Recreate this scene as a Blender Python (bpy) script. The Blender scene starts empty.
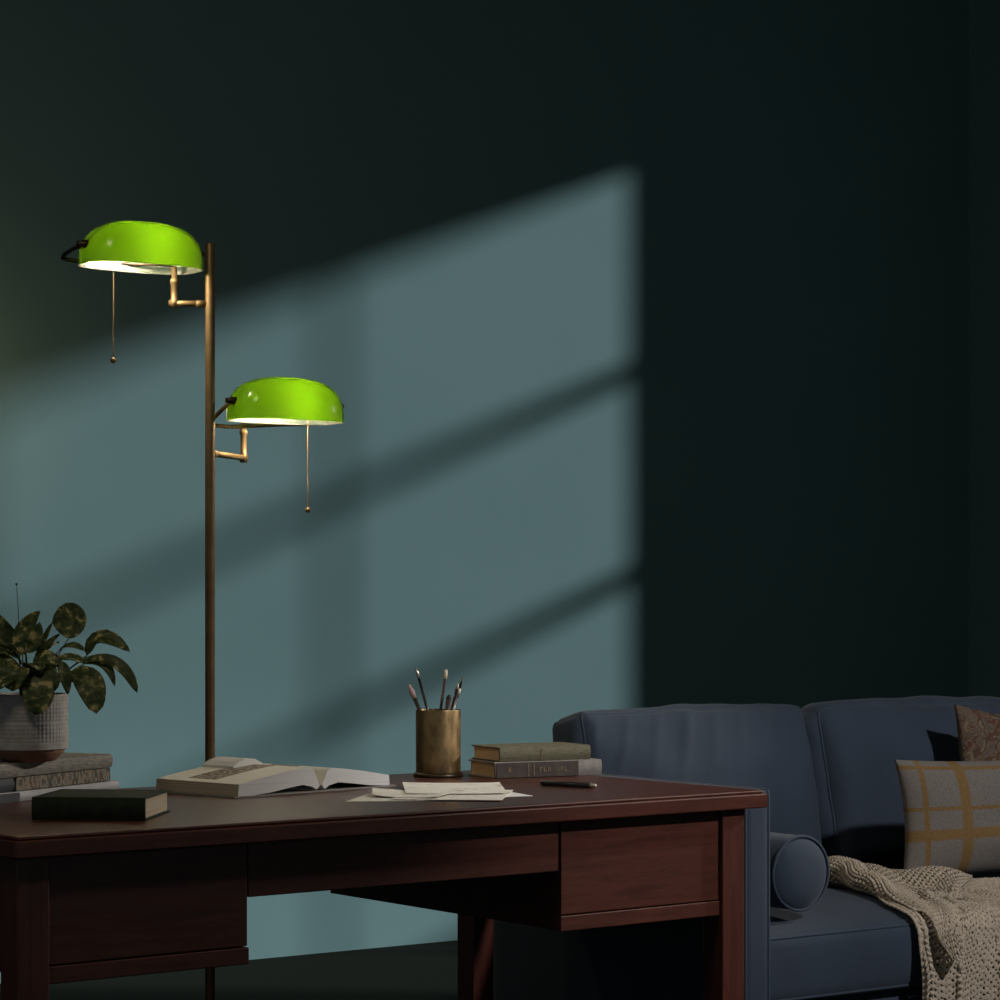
import bpy, bmesh, math, random
from mathutils import Vector, Matrix, noise
random.seed(7)
R = math.radians
PI = math.pi
scene = bpy.context.scene
col = scene.collection
SIN, COS = 0.5800183, 0.8146035          # the camera looks 35.45 degrees to the right of the room's depth axis

# ------------------------------------------------------------------ materials
def new_mat(name):
    m = bpy.data.materials.new(name)
    m.use_nodes = True
    nt = m.node_tree
    b = nt.nodes['Principled BSDF']
    return m, nt, b

def nd(nt, kind, **kw):
    n = nt.nodes.new(kind)
    for k, v in kw.items():
        if k in n.inputs:
            n.inputs[k].default_value = v
        else:
            setattr(n, k, v)
    return n

def ramp(nt, fac, stops):
    r = nt.nodes.new('ShaderNodeValToRGB')
    cr = r.color_ramp
    while len(cr.elements) < len(stops):
        cr.elements.new(0.5)
    for e, (p, c) in zip(cr.elements, stops):
        e.position = p
        e.color = (c[0], c[1], c[2], 1)
    nt.links.new(fac, r.inputs['Fac'])
    return r.outputs['Color']

def coords(nt, scale=(1, 1, 1), kind='Object'):
    t = nt.nodes.new('ShaderNodeTexCoord')
    m = nt.nodes.new('ShaderNodeMapping')
    m.inputs['Scale'].default_value = scale
    nt.links.new(t.outputs[kind], m.inputs['Vector'])
    return m.outputs['Vector']

def add_bump(nt, b, height, strength, dist=0.002):
    bp = nt.nodes.new('ShaderNodeBump')
    bp.inputs['Strength'].default_value = strength
    bp.inputs['Distance'].default_value = dist
    nt.links.new(height, bp.inputs['Height'])
    nt.links.new(bp.outputs['Normal'], b.inputs['Normal'])

def mottled(name, c1, c2, scale=20, rough=0.6, metal=0.0, stretch=(1, 1, 1), bump=0.0, detail=4, spec=0.5, sheen=0.0, dist=0.002, kind='Object'):
    m, nt, b = new_mat(name)
    v = coords(nt, stretch, kind)
    n = nd(nt, 'ShaderNodeTexNoise', Scale=scale, Detail=detail)
    nt.links.new(v, n.inputs['Vector'])
    nt.links.new(ramp(nt, n.outputs['Fac'], [(0.3, c1), (0.7, c2)]), b.inputs['Base Color'])
    b.inputs['Roughness'].default_value = rough
    b.inputs['Metallic'].default_value = metal
    b.inputs['Specular IOR Level'].default_value = spec
    b.inputs['Sheen Weight'].default_value = sheen
    if bump:
        add_bump(nt, b, n.outputs['Fac'], bump, dist)
    return m

M = {}
M['wall'] = mottled('wall_paint', (.135, .25, .265), (.145, .262, .278), 3, .75, bump=.04, spec=.25)
M['ceiling'] = mottled('ceiling_paint', (.16, .20, .20), (.18, .22, .22), 3, .9, spec=.2)
M['floor'] = mottled('dark_carpet', (.010, .015, .011), (.018, .024, .018), 90, .95, bump=.4, spec=.1)
M['white_paint'] = mottled('window_paint', (.5, .5, .48), (.55, .55, .53), 6, .5)

def wood(name, c1, c2, c3, axis='x', rough=.38):
    m, nt, b = new_mat(name)
    sc = {'x': (1.2, 14, 14), 'z': (14, 14, 1.2)}[axis]
    v = coords(nt, sc)
    n = nd(nt, 'ShaderNodeTexNoise', Scale=5.0, Detail=7, Roughness=.62, Distortion=.6)
    nt.links.new(v, n.inputs['Vector'])
    v2 = coords(nt, tuple(s * 5 for s in sc))
    n2 = nd(nt, 'ShaderNodeTexNoise', Scale=8.0, Detail=3)
    nt.links.new(v2, n2.inputs['Vector'])
    mx = nd(nt, 'ShaderNodeMix', data_type='FLOAT')
    mx.inputs[0].default_value = .35
    nt.links.new(n.outputs['Fac'], mx.inputs[2]); nt.links.new(n2.outputs['Fac'], mx.inputs[3])
    nt.links.new(ramp(nt, mx.outputs[0], [(.32, c1), (.5, c2), (.68, c3)]), b.inputs['Base Color'])
    b.inputs['Roughness'].default_value = rough
    add_bump(nt, b, mx.outputs[0], .12, .001)
    return m
WC = ((.042, .012, .008), (.074, .021, .014), (.102, .030, .020))
M['wood'] = wood('mahogany', *WC)
M['wood_z'] = wood('mahogany_upright', *WC, axis='z')
M['wood_top'] = wood('mahogany_polished', *WC, rough=.36)

def fabric(name, c1, c2, weave=900, rough=.85, bump=.25, sheen=.15):
    m, nt, b = new_mat(name)
    v = coords(nt)
    n = nd(nt, 'ShaderNodeTexNoise', Scale=6.0, Detail=5)
    nt.links.new(v, n.inputs['Vector'])
    nt.links.new(ramp(nt, n.outputs['Fac'], [(.3, c1), (.7, c2)]), b.inputs['Base Color'])
    w = nd(nt, 'ShaderNodeTexNoise', Scale=float(weave), Detail=2)
    nt.links.new(v, w.inputs['Vector'])
    add_bump(nt, b, w.outputs['Fac'], bump, .001)
    b.inputs['Roughness'].default_value = rough
    b.inputs['Specular IOR Level'].default_value = .3
    b.inputs['Sheen Weight'].default_value = sheen
    b.inputs['Sheen Roughness'].default_value = .4
    return m
M['navy'] = fabric('navy_upholstery', (.024, .037, .060), (.032, .048, .076))
M['navy_pipe'] = fabric('navy_piping', (.026, .042, .066), (.034, .052, .080))
M['dark_base'] = mottled('dark_sofa_leg', (.01, .01, .012), (.02, .018, .018), 8, .5)

def plaid():
    m, nt, b = new_mat('plaid_wool')
    t = nt.nodes.new('ShaderNodeUVMap')
    sp = nt.nodes.new('ShaderNodeSeparateXYZ')
    nt.links.new(t.outputs['UV'], sp.inputs[0])
    def band(src, c, w):
        s_ = nd(nt, 'ShaderNodeMath', operation='SUBTRACT'); nt.links.new(src, s_.inputs[0]); s_.inputs[1].default_value = c
        a_ = nd(nt, 'ShaderNodeMath', operation='ABSOLUTE'); nt.links.new(s_.outputs[0], a_.inputs[0])
        l_ = nd(nt, 'ShaderNodeMapRange'); nt.links.new(a_.outputs[0], l_.inputs[0])
        l_.inputs[1].default_value = w * .8; l_.inputs[2].default_value = w * 1.2
        l_.inputs[3].default_value = 1; l_.inputs[4].default_value = 0
        return l_.outputs[0]
    outs = [band(sp.outputs[0], .085, .010), band(sp.outputs[0], .255, .024), band(sp.outputs[0], .62, .012), band(sp.outputs[0], .80, .026),
            band(sp.outputs[1], .935, .016), band(sp.outputs[1], .585, .016), band(sp.outputs[1], .365, .045)]
    cur = outs[0]
    for o in outs[1:]:
        a_ = nd(nt, 'ShaderNodeMath', operation='MAXIMUM'); nt.links.new(cur, a_.inputs[0]); nt.links.new(o, a_.inputs[1]); cur = a_.outputs[0]
    k = nd(nt, 'ShaderNodeMath', operation='MULTIPLY'); nt.links.new(cur, k.inputs[0]); k.inputs[1].default_value = .82
    n = nd(nt, 'ShaderNodeTexNoise', Scale=600.0, Detail=2); nt.links.new(coords(nt), n.inputs['Vector'])
    g = ramp(nt, n.outputs['Fac'], [(.3, (.10, .092, .088)), (.7, (.215, .195, .175))])
    y = ramp(nt, n.outputs['Fac'], [(.3, (.12, .066, .016)), (.7, (.23, .135, .036))])
    mx = nd(nt, 'ShaderNodeMix', data_type='RGBA'); nt.links.new(k.outputs[0], mx.inputs[0])
    nt.links.new(g, mx.inputs[6]); nt.links.new(y, mx.inputs[7])
    nt.links.new(mx.outputs[2], b.inputs['Base Color'])
    b.inputs['Roughness'].default_value = .95; b.inputs['Specular IOR Level'].default_value = .15
    add_bump(nt, b, n.outputs['Fac'], .5, .0015)
    return m
M['plaid'] = plaid()

def ornate():
    m, nt, b = new_mat('ornamental_weave')
    v = coords(nt)
    w = nd(nt, 'ShaderNodeTexNoise', Scale=26.0, Detail=3, Distortion=2.2); nt.links.new(v, w.inputs['Vector'])
    base = ramp(nt, w.outputs['Fac'], [(.0, (.09, .07, .055)), (.36, (.15, .12, .09)), (.43, (.05, .04, .035)), (.48, (.105, .045, .025)), (.53, (.13, .105, .08)), (.60, (.06, .06, .06)), (.66, (.15, .085, .04)), (.72, (.16, .135, .10))])
    n = nd(nt, 'ShaderNodeTexNoise', Scale=500.0, Detail=2); nt.links.new(v, n.inputs['Vector'])
    nt.links.new(base, b.inputs['Base Color'])
    b.inputs['Roughness'].default_value = .95; b.inputs['Specular IOR Level'].default_value = .15
    add_bump(nt, b, n.outputs['Fac'], .5, .0015)
    return m
M['ornate'] = ornate()
M['knit'] = mottled('knit_wool', (.34, .285, .22), (.50, .43, .345), 130, .95, bump=.5, spec=.15, sheen=.1, dist=.0015)
M['brass'] = mottled('antique_brass', (.25, .165, .08), (.34, .225, .11), 30, .45, .6)
M['bronze'] = mottled('dark_bronze', (.05, .04, .025), (.09, .065, .04), 30, .4, .8)
M['cup'] = mottled('patinated_brass', (.10, .065, .03), (.42, .29, .14), 38, .42, .85, bump=.3, detail=8, stretch=(1, 1, .6))
M['cup_dark'] = mottled('cup_inside', (.03, .022, .012), (.05, .035, .02), 20, .7, .5)

def lamp_glass():
    m, nt, b = new_mat('green_cased_glass')
    tr = nd(nt, 'ShaderNodeBsdfTranslucent'); tr.inputs['Color'].default_value = (.041, .100, .0013, 1)
    di = nd(nt, 'ShaderNodeBsdfDiffuse'); di.inputs['Color'].default_value = (.01, .12, .01, 1)
    gl = nd(nt, 'ShaderNodeBsdfGlossy'); gl.inputs['Roughness'].default_value = .18; gl.inputs['Color'].default_value = (.9, .9, .9, 1)
    m1 = nt.nodes.new('ShaderNodeMixShader'); m1.inputs[0].default_value = .25
    nt.links.new(tr.outputs[0], m1.inputs[1]); nt.links.new(di.outputs[0], m1.inputs[2])
    fr = nd(nt, 'ShaderNodeFresnel', IOR=1.45)
    m2 = nt.nodes.new('ShaderNodeMixShader'); nt.links.new(fr.outputs[0], m2.inputs[0])
    nt.links.new(m1.outputs[0], m2.inputs[1]); nt.links.new(gl.outputs[0], m2.inputs[2])
    nt.links.new(m2.outputs[0], nt.nodes['Material Output'].inputs['Surface'])
    return m
def lamp_lining():
    m, nt, b = new_mat('opal_lining')
    tp = nd(nt, 'ShaderNodeBsdfTransparent'); tp.inputs['Color'].default_value = (.95, .95, .9, 1)
    di = nd(nt, 'ShaderNodeBsdfDiffuse'); di.inputs['Color'].default_value = (.78, .80, .72, 1)
    m1 = nt.nodes.new('ShaderNodeMixShader'); m1.inputs[0].default_value = .2
    nt.links.new(tp.outputs[0], m1.inputs[1]); nt.links.new(di.outputs[0], m1.inputs[2])
    nt.links.new(m1.outputs[0], nt.nodes['Material Output'].inputs['Surface'])
    return m
M['glass_green'] = lamp_glass()
M['lining'] = lamp_lining()
def glow(name, c, s):
    m, nt, b = new_mat(name)
    b.inputs['Emission Color'].default_value = (*c, 1); b.inputs['Emission Strength'].default_value = s
    b.inputs['Base Color'].default_value = (.8, .8, .8, 1)
    return m
M['bulb'] = glow('lit_tube', (1, .87, .62), 220)
def pane():
    m, nt, b = new_mat('window_glass')
    tp = nd(nt, 'ShaderNodeBsdfTransparent'); tp.inputs['Color'].default_value = (.96, .97, .96, 1)
    gl = nd(nt, 'ShaderNodeBsdfGlossy'); gl.inputs['Roughness'].default_value = .02
    m1 = nt.nodes.new('ShaderNodeMixShader'); m1.inputs[0].default_value = .04
    nt.links.new(tp.outputs[0], m1.inputs[1]); nt.links.new(gl.outputs[0], m1.inputs[2])
    nt.links.new(m1.outputs[0], nt.nodes['Material Output'].inputs['Surface'])
    return m
M['pane'] = pane()

def pages(name, c1, c2, z=True):
    m, nt, b = new_mat(name)
    v = coords(nt, (1, 1, 500) if z else (1, 1, 1))
    n = nd(nt, 'ShaderNodeTexNoise', Scale=3.0, Detail=2); nt.links.new(v, n.inputs['Vector'])
    nt.links.new(ramp(nt, n.outputs['Fac'], [(.3, c1), (.7, c2)]), b.inputs['Base Color'])
    b.inputs['Roughness'].default_value = .85; b.inputs['Specular IOR Level'].default_value = .2
    return m
M['pages'] = pages('page_edges', (.34, .28, .21), (.52, .44, .34))
M['pages_tan'] = pages('aged_page_edges', (.50, .34, .19), (.68, .49, .30))
M['pages_white'] = pages('white_page_edges', (.55, .55, .56), (.72, .72, .72))
M['green_cloth'] = mottled('dark_green_cloth', (.014, .022, .012), (.022, .032, .017), 60, .7, bump=.2)
M['black_cloth'] = mottled('near_black_cloth', (.014, .021, .011), (.024, .034, .018), 60, .8, bump=.2, spec=.2)
M['olive_cloth'] = mottled('olive_book_cloth', (.095, .09, .055), (.15, .14, .085), 80, .8, bump=.3, stretch=(1, 1, 3))
M['grey_cloth'] = mottled('grey_book_cloth', (.19, .175, .165), (.27, .25, .24), 80, .8, bump=.3)
M['brown_label'] = mottled('brown_spine_label', (.035, .025, .022), (.06, .045, .036), 60, .7)
M['gilt'] = mottled('worn_gilt', (.16, .12, .07), (.34, .26, .15), 300, .5, .3)
M['linen'] = mottled('grey_linen_cover', (.17, .16, .145), (.33, .31, .28), 60, .9, bump=.5, stretch=(1, 1, 4))
M['slate'] = mottled('slate_blue_cover', (.030, .038, .052), (.045, .055, .07), 20, .7)
M['pale'] = mottled('pale_grey_cover', (.38, .38, .40), (.50, .50, .52), 20, .7)
def title_band():
    m, nt, b = new_mat('ornamental_spine_print')
    v = coords(nt, (1, 1, .45))
    vo = nd(nt, 'ShaderNodeTexVoronoi', Scale=170.0); nt.links.new(v, vo.inputs['Vector'])
    n = nd(nt, 'ShaderNodeTexNoise', Scale=150.0, Detail=3); nt.links.new(v, n.inputs['Vector'])
    nt.links.new(ramp(nt, n.outputs['Fac'], [(.38, (.055, .055, .05)), (.47, (.09, .08, .065)), (.52, (.32, .20, .10)), (.57, (.24, .22, .18)), (.66, (.08, .11, .13))]), b.inputs['Base Color'])
    b.inputs['Roughness'].default_value = .7
    return m
M['title'] = title_band()
def page_print():
    m, nt, b = new_mat('printed_page')
    t = nt.nodes.new('ShaderNodeUVMap'); sp = nt.nodes.new('ShaderNodeSeparateXYZ'); nt.links.new(t.outputs['UV'], sp.inputs[0])
    def inside(src, lo, hi):
        a_ = nd(nt, 'ShaderNodeMath', operation='GREATER_THAN'); nt.links.new(src, a_.inputs[0]); a_.inputs[1].default_value = lo
        b_ = nd(nt, 'ShaderNodeMath', operation='LESS_THAN'); nt.links.new(src, b_.inputs[0]); b_.inputs[1].default_value = hi
        c_ = nd(nt, 'ShaderNodeMath', operation='MULTIPLY'); nt.links.new(a_.outputs[0], c_.inputs[0]); nt.links.new(b_.outputs[0], c_.inputs[1])
        return c_.outputs[0]
    c_ = nd(nt, 'ShaderNodeMath', operation='MULTIPLY')
    nt.links.new(inside(sp.outputs[0], .10, .90), c_.inputs[0]); nt.links.new(inside(sp.outputs[1], .38, .72), c_.inputs[1])
    n = nd(nt, 'ShaderNodeTexNoise', Scale=140.0, Detail=4); nt.links.new(coords(nt), n.inputs['Vector'])
    pic = ramp(nt, n.outputs['Fac'], [(.38, (.07, .045, .03)), (.5, (.17, .12, .08)), (.6, (.36, .31, .24))])
    mx = nd(nt, 'ShaderNodeMix', data_type='RGBA'); nt.links.new(c_.outputs[0], mx.inputs[0])
    mx.inputs[6].default_value = (.74, .71, .64, 1); nt.links.new(pic, mx.inputs[7])
    nt.links.new(mx.outputs[2], b.inputs['Base Color']); b.inputs['Roughness'].default_value = .6
    return m
M['print'] = page_print()
def letter():
    m, nt, b = new_mat('handwritten_paper')
    v = coords(nt, (60, 260, 1))
    n = nd(nt, 'ShaderNodeTexNoise', Scale=1.0, Detail=4, Distortion=.5); nt.links.new(v, n.inputs['Vector'])
    t = nt.nodes.new('ShaderNodeUVMap'); sp = nt.nodes.new('ShaderNodeSeparateXYZ'); nt.links.new(t.outputs['UV'], sp.inputs[0])
    n2 = nd(nt, 'ShaderNodeTexNoise', Scale=14.0, Detail=2); nt.links.new(coords(nt), n2.inputs['Vector'])
    mul = nd(nt, 'ShaderNodeMath', operation='MULTIPLY'); nt.links.new(n.outputs['Fac'], mul.inputs[0]); nt.links.new(n2.outputs['Fac'], mul.inputs[1])
    nt.links.new(ramp(nt, mul.outputs[0], [(.30, (.80, .78, .72)), (.35, (.66, .62, .54)), (.42, (.30, .20, .13))]), b.inputs['Base Color'])
    b.inputs['Roughness'].default_value = .8
    return m
M['letter'] = letter()
M['paper'] = mottled('plain_paper', (.76, .75, .73), (.82, .81, .79), 30, .8)
M['black'] = mottled('black_lacquer', (.010, .010, .010), (.018, .016, .015), 30, .3)
M['brown_lac'] = mottled('brown_lacquer', (.035, .022, .017), (.055, .034, .026), 30, .4)
M['cream'] = mottled('cream_tip', (.55, .47, .34), (.68, .58, .44), 60, .5)
M['silver'] = mottled('worn_steel', (.45, .43, .38), (.6, .57, .52), 60, .35, .8)
M['pink'] = mottled('dusty_pink_tip', (.36, .26, .25), (.46, .34, .32), 60, .7)
M['terracotta'] = mottled('terracotta', (.22, .115, .07), (.30, .16, .10), 18, .85, bump=.15)
M['soil'] = mottled('soil', (.02, .015, .01), (.04, .03, .02), 80, 1, bump=.8)
M['pot'] = mottled('pale_stoneware', (.34, .32, .31), (.48, .46, .45), 50, .85, bump=.3)
def leaf_mat():
    m, nt, b = new_mat('variegated_leaf')
    v = coords(nt)
    n = nd(nt, 'ShaderNodeTexNoise', Scale=70.0, Detail=5, Distortion=.6); nt.links.new(v, n.inputs['Vector'])
    nt.links.new(ramp(nt, n.outputs['Fac'], [(.35, (.025, .042, .012)), (.50, (.060, .088, .026)), (.59, (.14, .15, .05)), (.66, (.45, .39, .17))]), b.inputs['Base Color'])
    b.inputs['Roughness'].default_value = .5; b.inputs['Specular IOR Level'].default_value = .3
    return m
M['leaf'] = leaf_mat()
M['stem'] = mottled('leaf_stalk', (.05, .06, .025), (.08, .085, .035), 30, .6)

# ------------------------------------------------------------------ mesh helpers
def link(o, parent=None):
    col.objects.link(o)
    if parent is not None:
        o.parent = parent
    return o

def tag(o, label=None, cat=None, group=None, kind=None):
    if label: o['label'] = label
    if cat: o['category'] = cat
    if group: o['group'] = group
    if kind: o['kind'] = kind
    return o

def empty(name, loc=(0, 0, 0), rz=0.0):
    o = bpy.data.objects.new(name, None)
    o.empty_display_size = .1
    o.location = loc; o.rotation_euler = (0, 0, rz)
    return link(o)

def obj(name, bm, mat, parent=None, smooth=False, bevel=0, loc=None, rot=None, seg=2):
    me = bpy.data.meshes.new(name)
    bmesh.ops.recalc_face_normals(bm, faces=bm.faces)
    bm.to_mesh(me); bm.free()
    for m in (mat if isinstance(mat, (list, tuple)) else [mat]):
        me.materials.append(m)
    if smooth:
        for p in me.polygons: p.use_smooth = True
    o = bpy.data.objects.new(name, me)
    if loc is not None: o.location = loc
    if rot is not None: o.rotation_euler = rot
    link(o, parent)
    if bevel:
        b = o.modifiers.new('bevel', 'BEVEL'); b.width = bevel; b.segments = seg; b.limit_method = 'ANGLE'; b.angle_limit = R(40)
    return o

def box(bm, x0, x1, y0, y1, z0, z1, mi=0):
    v = [bm.verts.new((x, y, z)) for z in (z0, z1) for y in (y0, y1) for x in (x0, x1)]
    for f in ((0, 1, 3, 2), (4, 5, 7, 6), (0, 1, 5, 4), (2, 3, 7, 6), (0, 2, 6, 4), (1, 3, 7, 5)):
        bm.faces.new([v[i] for i in f]).material_index = mi
    return bm

def tube(bm, path, rad, closed=False, seg=10, mi=0):
    pts = [Vector(p) for p in path]
    n = len(pts)
    rads = rad if isinstance(rad, (list, tuple)) else [rad] * n
    rings = []
    t0 = (pts[1] - pts[0]).normalized()
    up = Vector((0, 0, 1)) if abs(t0.z) < .9 else Vector((1, 0, 0))
    nrm = (up - t0 * up.dot(t0)).normalized()
    for i, p in enumerate(pts):
        if closed: t = (pts[(i + 1) % n] - pts[i - 1]).normalized()
        else: t = (pts[min(i + 1, n - 1)] - pts[max(i - 1, 0)]).normalized()
        nrm = (nrm - t * nrm.dot(t)).normalized()
        bn = t.cross(nrm)
        rings.append([bm.verts.new(p + (nrm * math.cos(a) + bn * math.sin(a)) * rads[i]) for a in [2 * PI * k / seg for k in range(seg)]])
    m = n if closed else n - 1
    for i in range(m):
        A, B = rings[i], rings[(i + 1) % n]
        for k in range(seg):
            f = bm.faces.new((A[k], A[(k + 1) % seg], B[(k + 1) % seg], B[k])); f.material_index = mi
    if not closed:
        bm.faces.new(rings[0]).material_index = mi; bm.faces.new(rings[-1]).material_index = mi
    return bm

def lathe(bm, prof, seg=48, c=(0, 0, 0), mi=0, close=False):
    rings = []
    for r, z in prof:
        if r < 1e-6: rings.append([bm.verts.new((c[0], c[1], c[2] + z))])
        else: rings.append([bm.verts.new((c[0] + r * math.cos(2 * PI * k / seg), c[1] + r * math.sin(2 * PI * k / seg), c[2] + z)) for k in range(seg)])
    for A, B in zip(rings, rings[1:]):
        for k in range(seg):
            k2 = (k + 1) % seg
            if len(A) == 1 and len(B) == 1: continue
            if len(A) == 1: f = bm.faces.new((A[0], B[k], B[k2]))
            elif len(B) == 1: f = bm.faces.new((A[k], A[k2], B[0]))
            else: f = bm.faces.new((A[k], A[k2], B[k2], B[k]))
            f.material_index = mi
    return bm

def arc(p0, p1, p2, n=8):
    p0, p1, p2 = Vector(p0), Vector(p1), Vector(p2)
    return [(1 - t) ** 2 * p0 + 2 * t * (1 - t) * p1 + t * t * p2 for t in [i / n for i in range(n + 1)]]

def cushion_map(half, r, bulge):
    def f(p):
        q = [p[i] * half[i] for i in range(3)]
        inn = [max(-(half[i] - r), min(half[i] - r, q[i])) for i in range(3)]
        d = Vector([q[i] - inn[i] for i in range(3)])
        v = Vector(inn) + (d.normalized() * r if d.length > 1e-9 else d)
        for i in range(3):
            j, k = (i + 1) % 3, (i + 2) % 3
            v[i] += p[i] * bulge[i] * max(0, 1 - p[j] ** 2) ** .8 * max(0, 1 - p[k] ** 2) ** .8
        return v
    return f

def cushion(half, r, bulge, n=(30, 10, 24), extra=None):
    fm = cushion_map(half, r, bulge)
    bm = bmesh.new(); cache = {}
    def V(p):
        key = tuple(round(c, 5) for c in p)
        if key not in cache:
            v = fm(p)
            if extra: v = extra(p, v)
            cache[key] = bm.verts.new(v)
        return cache[key]
    def samples(m):   # denser near the edges
        return [math.sin(PI / 2 * (2 * i / m - 1)) * .55 + (2 * i / m - 1) * .45 for i in range(m + 1)]
    S = [samples(k) for k in n]
    for ax in range(3):
        j, k = (ax + 1) % 3, (ax + 2) % 3
        for sgn in (-1, 1):
            for a in range(n[j]):
                for b in range(n[k]):
                    qs = []
                    for (da, db) in ((0, 0), (1, 0), (1, 1), (0, 1)):
                        p = [0, 0, 0]; p[ax] = sgn; p[j] = S[j][a + da]; p[k] = S[k][b + db]
                        qs.append(V(tuple(p)))
                    bm.faces.new(qs)
    return bm, fm

def loop_path(fm, ax, sgn, n=20, grow=.0, extra=None):
    j, k = (ax + 1) % 3, (ax + 2) % 3
    out = []
    cs = [(-1, -1), (1, -1), (1, 1), (-1, 1)]
    for i in range(4):
        a, b = cs[i], cs[(i + 1) % 4]
        for t in range(n):
            u = t / n
            u = .5 - .5 * math.cos(PI * u)
            p = [0, 0, 0]; p[ax] = sgn; p[j] = a[0] + (b[0] - a[0]) * u; p[k] = a[1] + (b[1] - a[1]) * u
            v = fm(tuple(p))
            if extra: v = extra(p, v)
            out.append(v)
    return out

# ------------------------------------------------------------------ the room
YW, XW, ZC = 6.80, 7.03, 3.62
o = obj('floor', box(bmesh.new(), -3, XW + .1, -3, YW + .1, -.1, 0), M['floor']); tag(o, kind='structure')
o = obj('wall_back', box(bmesh.new(), -3, XW + .1, YW, YW + .1, 0, ZC), M['wall']); tag(o, kind='structure')
o = obj('ceiling', box(bmesh.new(), -3, XW + .1, -3, YW + .1, ZC, ZC + .1), M['ceiling']); tag(o, kind='structure')
WY0, WY1, WZ0, WZ1 = 3.45, 5.485, .93, 3.27
bm = bmesh.new()
box(bm, XW, XW + .1, -3, WY0, 0, ZC); box(bm, XW, XW + .1, WY1, YW, 0, ZC)
box(bm, XW, XW + .1, WY0, WY1, 0, WZ0); box(bm, XW, XW + .1, WY0, WY1, WZ1, ZC)
o = obj('wall_right', bm, M['wall']); tag(o, kind='structure')
win = empty('window_1', (XW + .03, (WY0 + WY1) / 2, WZ0)); tag(win, kind='structure')
bm = bmesh.new(); hw = (WY1 - WY0) / 2; hh = WZ1 - WZ0
f = .03
box(bm, 0, .05, -hw, -hw + f, 0, hh); box(bm, 0, .05, hw - f, hw, 0, hh)
box(bm, 0, .05, -hw, hw, 0, f); box(bm, 0, .05, -hw, hw, hh - f, hh)
box(bm, .005, .045, -.010 + .02, .010 + .02, f, hh - f)
for zz in (1.85, 2.55):
    box(bm, .005, .045, -hw + f, hw - f, zz - WZ0 - .03, zz - WZ0 + .03)
obj('window_frame', bm, M['white_paint'], win)
obj('window_pane', box(bmesh.new(), .022, .026, -hw + .01, hw - .01, .01, hh - .01), M['pane'], win)

# ------------------------------------------------------------------ the desk
desk = empty('desk', (3.103, 3.507, 0), R(2.3))
tag(desk, 'red-brown wooden writing desk with square legs and two drawer boxes', 'desk')
DD = .775
bm = box(bmesh.new(), -1.527, 0, 0, DD, .7275, .754)
box(bm, -1.521, -.006, .006, DD - .006, .754, .760)
obj('desktop', bm, M['wood_top'], desk, bevel=.0025)
def leg(x0, x1, y0, y1):
    obj('leg', box(bmesh.new(), x0, x1, y0, y1, 0, .7275), M['wood_z'], desk, bevel=.002)
leg(-.096, -.042, .018, .072); leg(-1.515, -1.461, .018, .072)
leg(-.137, -.085, DD - .058, DD - .002); leg(-1.515, -1.461, DD - .058, DD - .002)
def pedestal(x0, x1):
    b = obj('drawer_box', box(bmesh.new(), x0, x1, .040, DD - .03, .535, .7275), M['wood'], desk, bevel=.0015)
    d = obj('drawer_front', box(bmesh.new(), x0 + .001, x1 - .001, .028, .040, .5625, .7255), M['wood'], desk, bevel=.0015)
    t = obj('bottom_rail', box(bmesh.new(), x0 - .001, x1 + .001, .026, .040, .534, .5605), M['wood'], desk, bevel=.0015)
pedestal(-.469, -.096); pedestal(-1.461, -1.107)
obj('middle_drawer', box(bmesh.new(), -1.105, -.472, .030, .16, .639, .7265), M['wood'], desk, bevel=.0015)
for x in (-.072, -1.498):       # side panel between front and rear legs
    obj('side_panel', box(bmesh.new(), x - .012, x + .008, .072, DD - .058, .57, .7275), M['wood'], desk, bevel=.001)
obj('rear_apron', box(bmesh.new(), -1.105, -.472, DD - .05, DD - .03, .655, .7275), M['wood'], desk, bevel=.001)

# ------------------------------------------------------------------ the sofa
SX = 3.123
sofa = empty('sofa', (SX, 3.594, 0)); tag(sofa, 'navy blue upholstered sofa with slim piped arms behind the desk', 'sofa')
SL = 1.58
def arm(x0):
    w = .062
    fm = cushion_map((w / 2, .413, .325), .008, (.002, 0, 0))
    bm, _ = cushion((w / 2, .413, .325), .008, (.002, 0, 0), (6, 20, 20))
    a = obj('armrest', bm, M['navy'], sofa, smooth=True, loc=(x0 + w / 2, .413, .427))
    b2 = bmesh.new()
    for s in (-1, 1):
        tube(b2, loop_path(fm, 0, s, 12), .0036, True, 8)
    obj('piping', b2, M['navy_pipe'], a, smooth=True)
arm(0); arm(SL - .062)
bm, _ = cushion(((SL - .124) / 2, .33, .115), .012, (0, .002, 0), (20, 10, 6))
obj('sofa_base', bm, M['navy'], sofa, smooth=True, loc=(SL / 2, .385, .222))
bm, _ = cushion(((SL - .124) / 2, .05, .31), .03, (0, .01, 0), (20, 8, 16))
obj('sofa_back', bm, M['navy'], sofa, smooth=True, loc=(SL / 2, .775, .44))
for lx in (.035, SL - .035):
    for ly in (.06, .76):
        obj('leg', lathe(bmesh.new(), [(0, 0), (.014, 0), (.022, .105), (0, .105)], 16, (lx, ly, 0)), M['dark_base'], sofa, smooth=False)
SW = (SL - .124 - .006) / 2
def seat_crown(p, v):
    # crown of the seat, highest a little behind the front edge
    if p[2] > -.2:
        k = max(0, 1 - abs(p[0]) ** 3) * max(0, 1 - abs(p[1]) ** 2.5)
        v.z += .012 * k * noise.noise(Vector((v.x * 5, v.y * 5, 3.1)))
    return v
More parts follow.
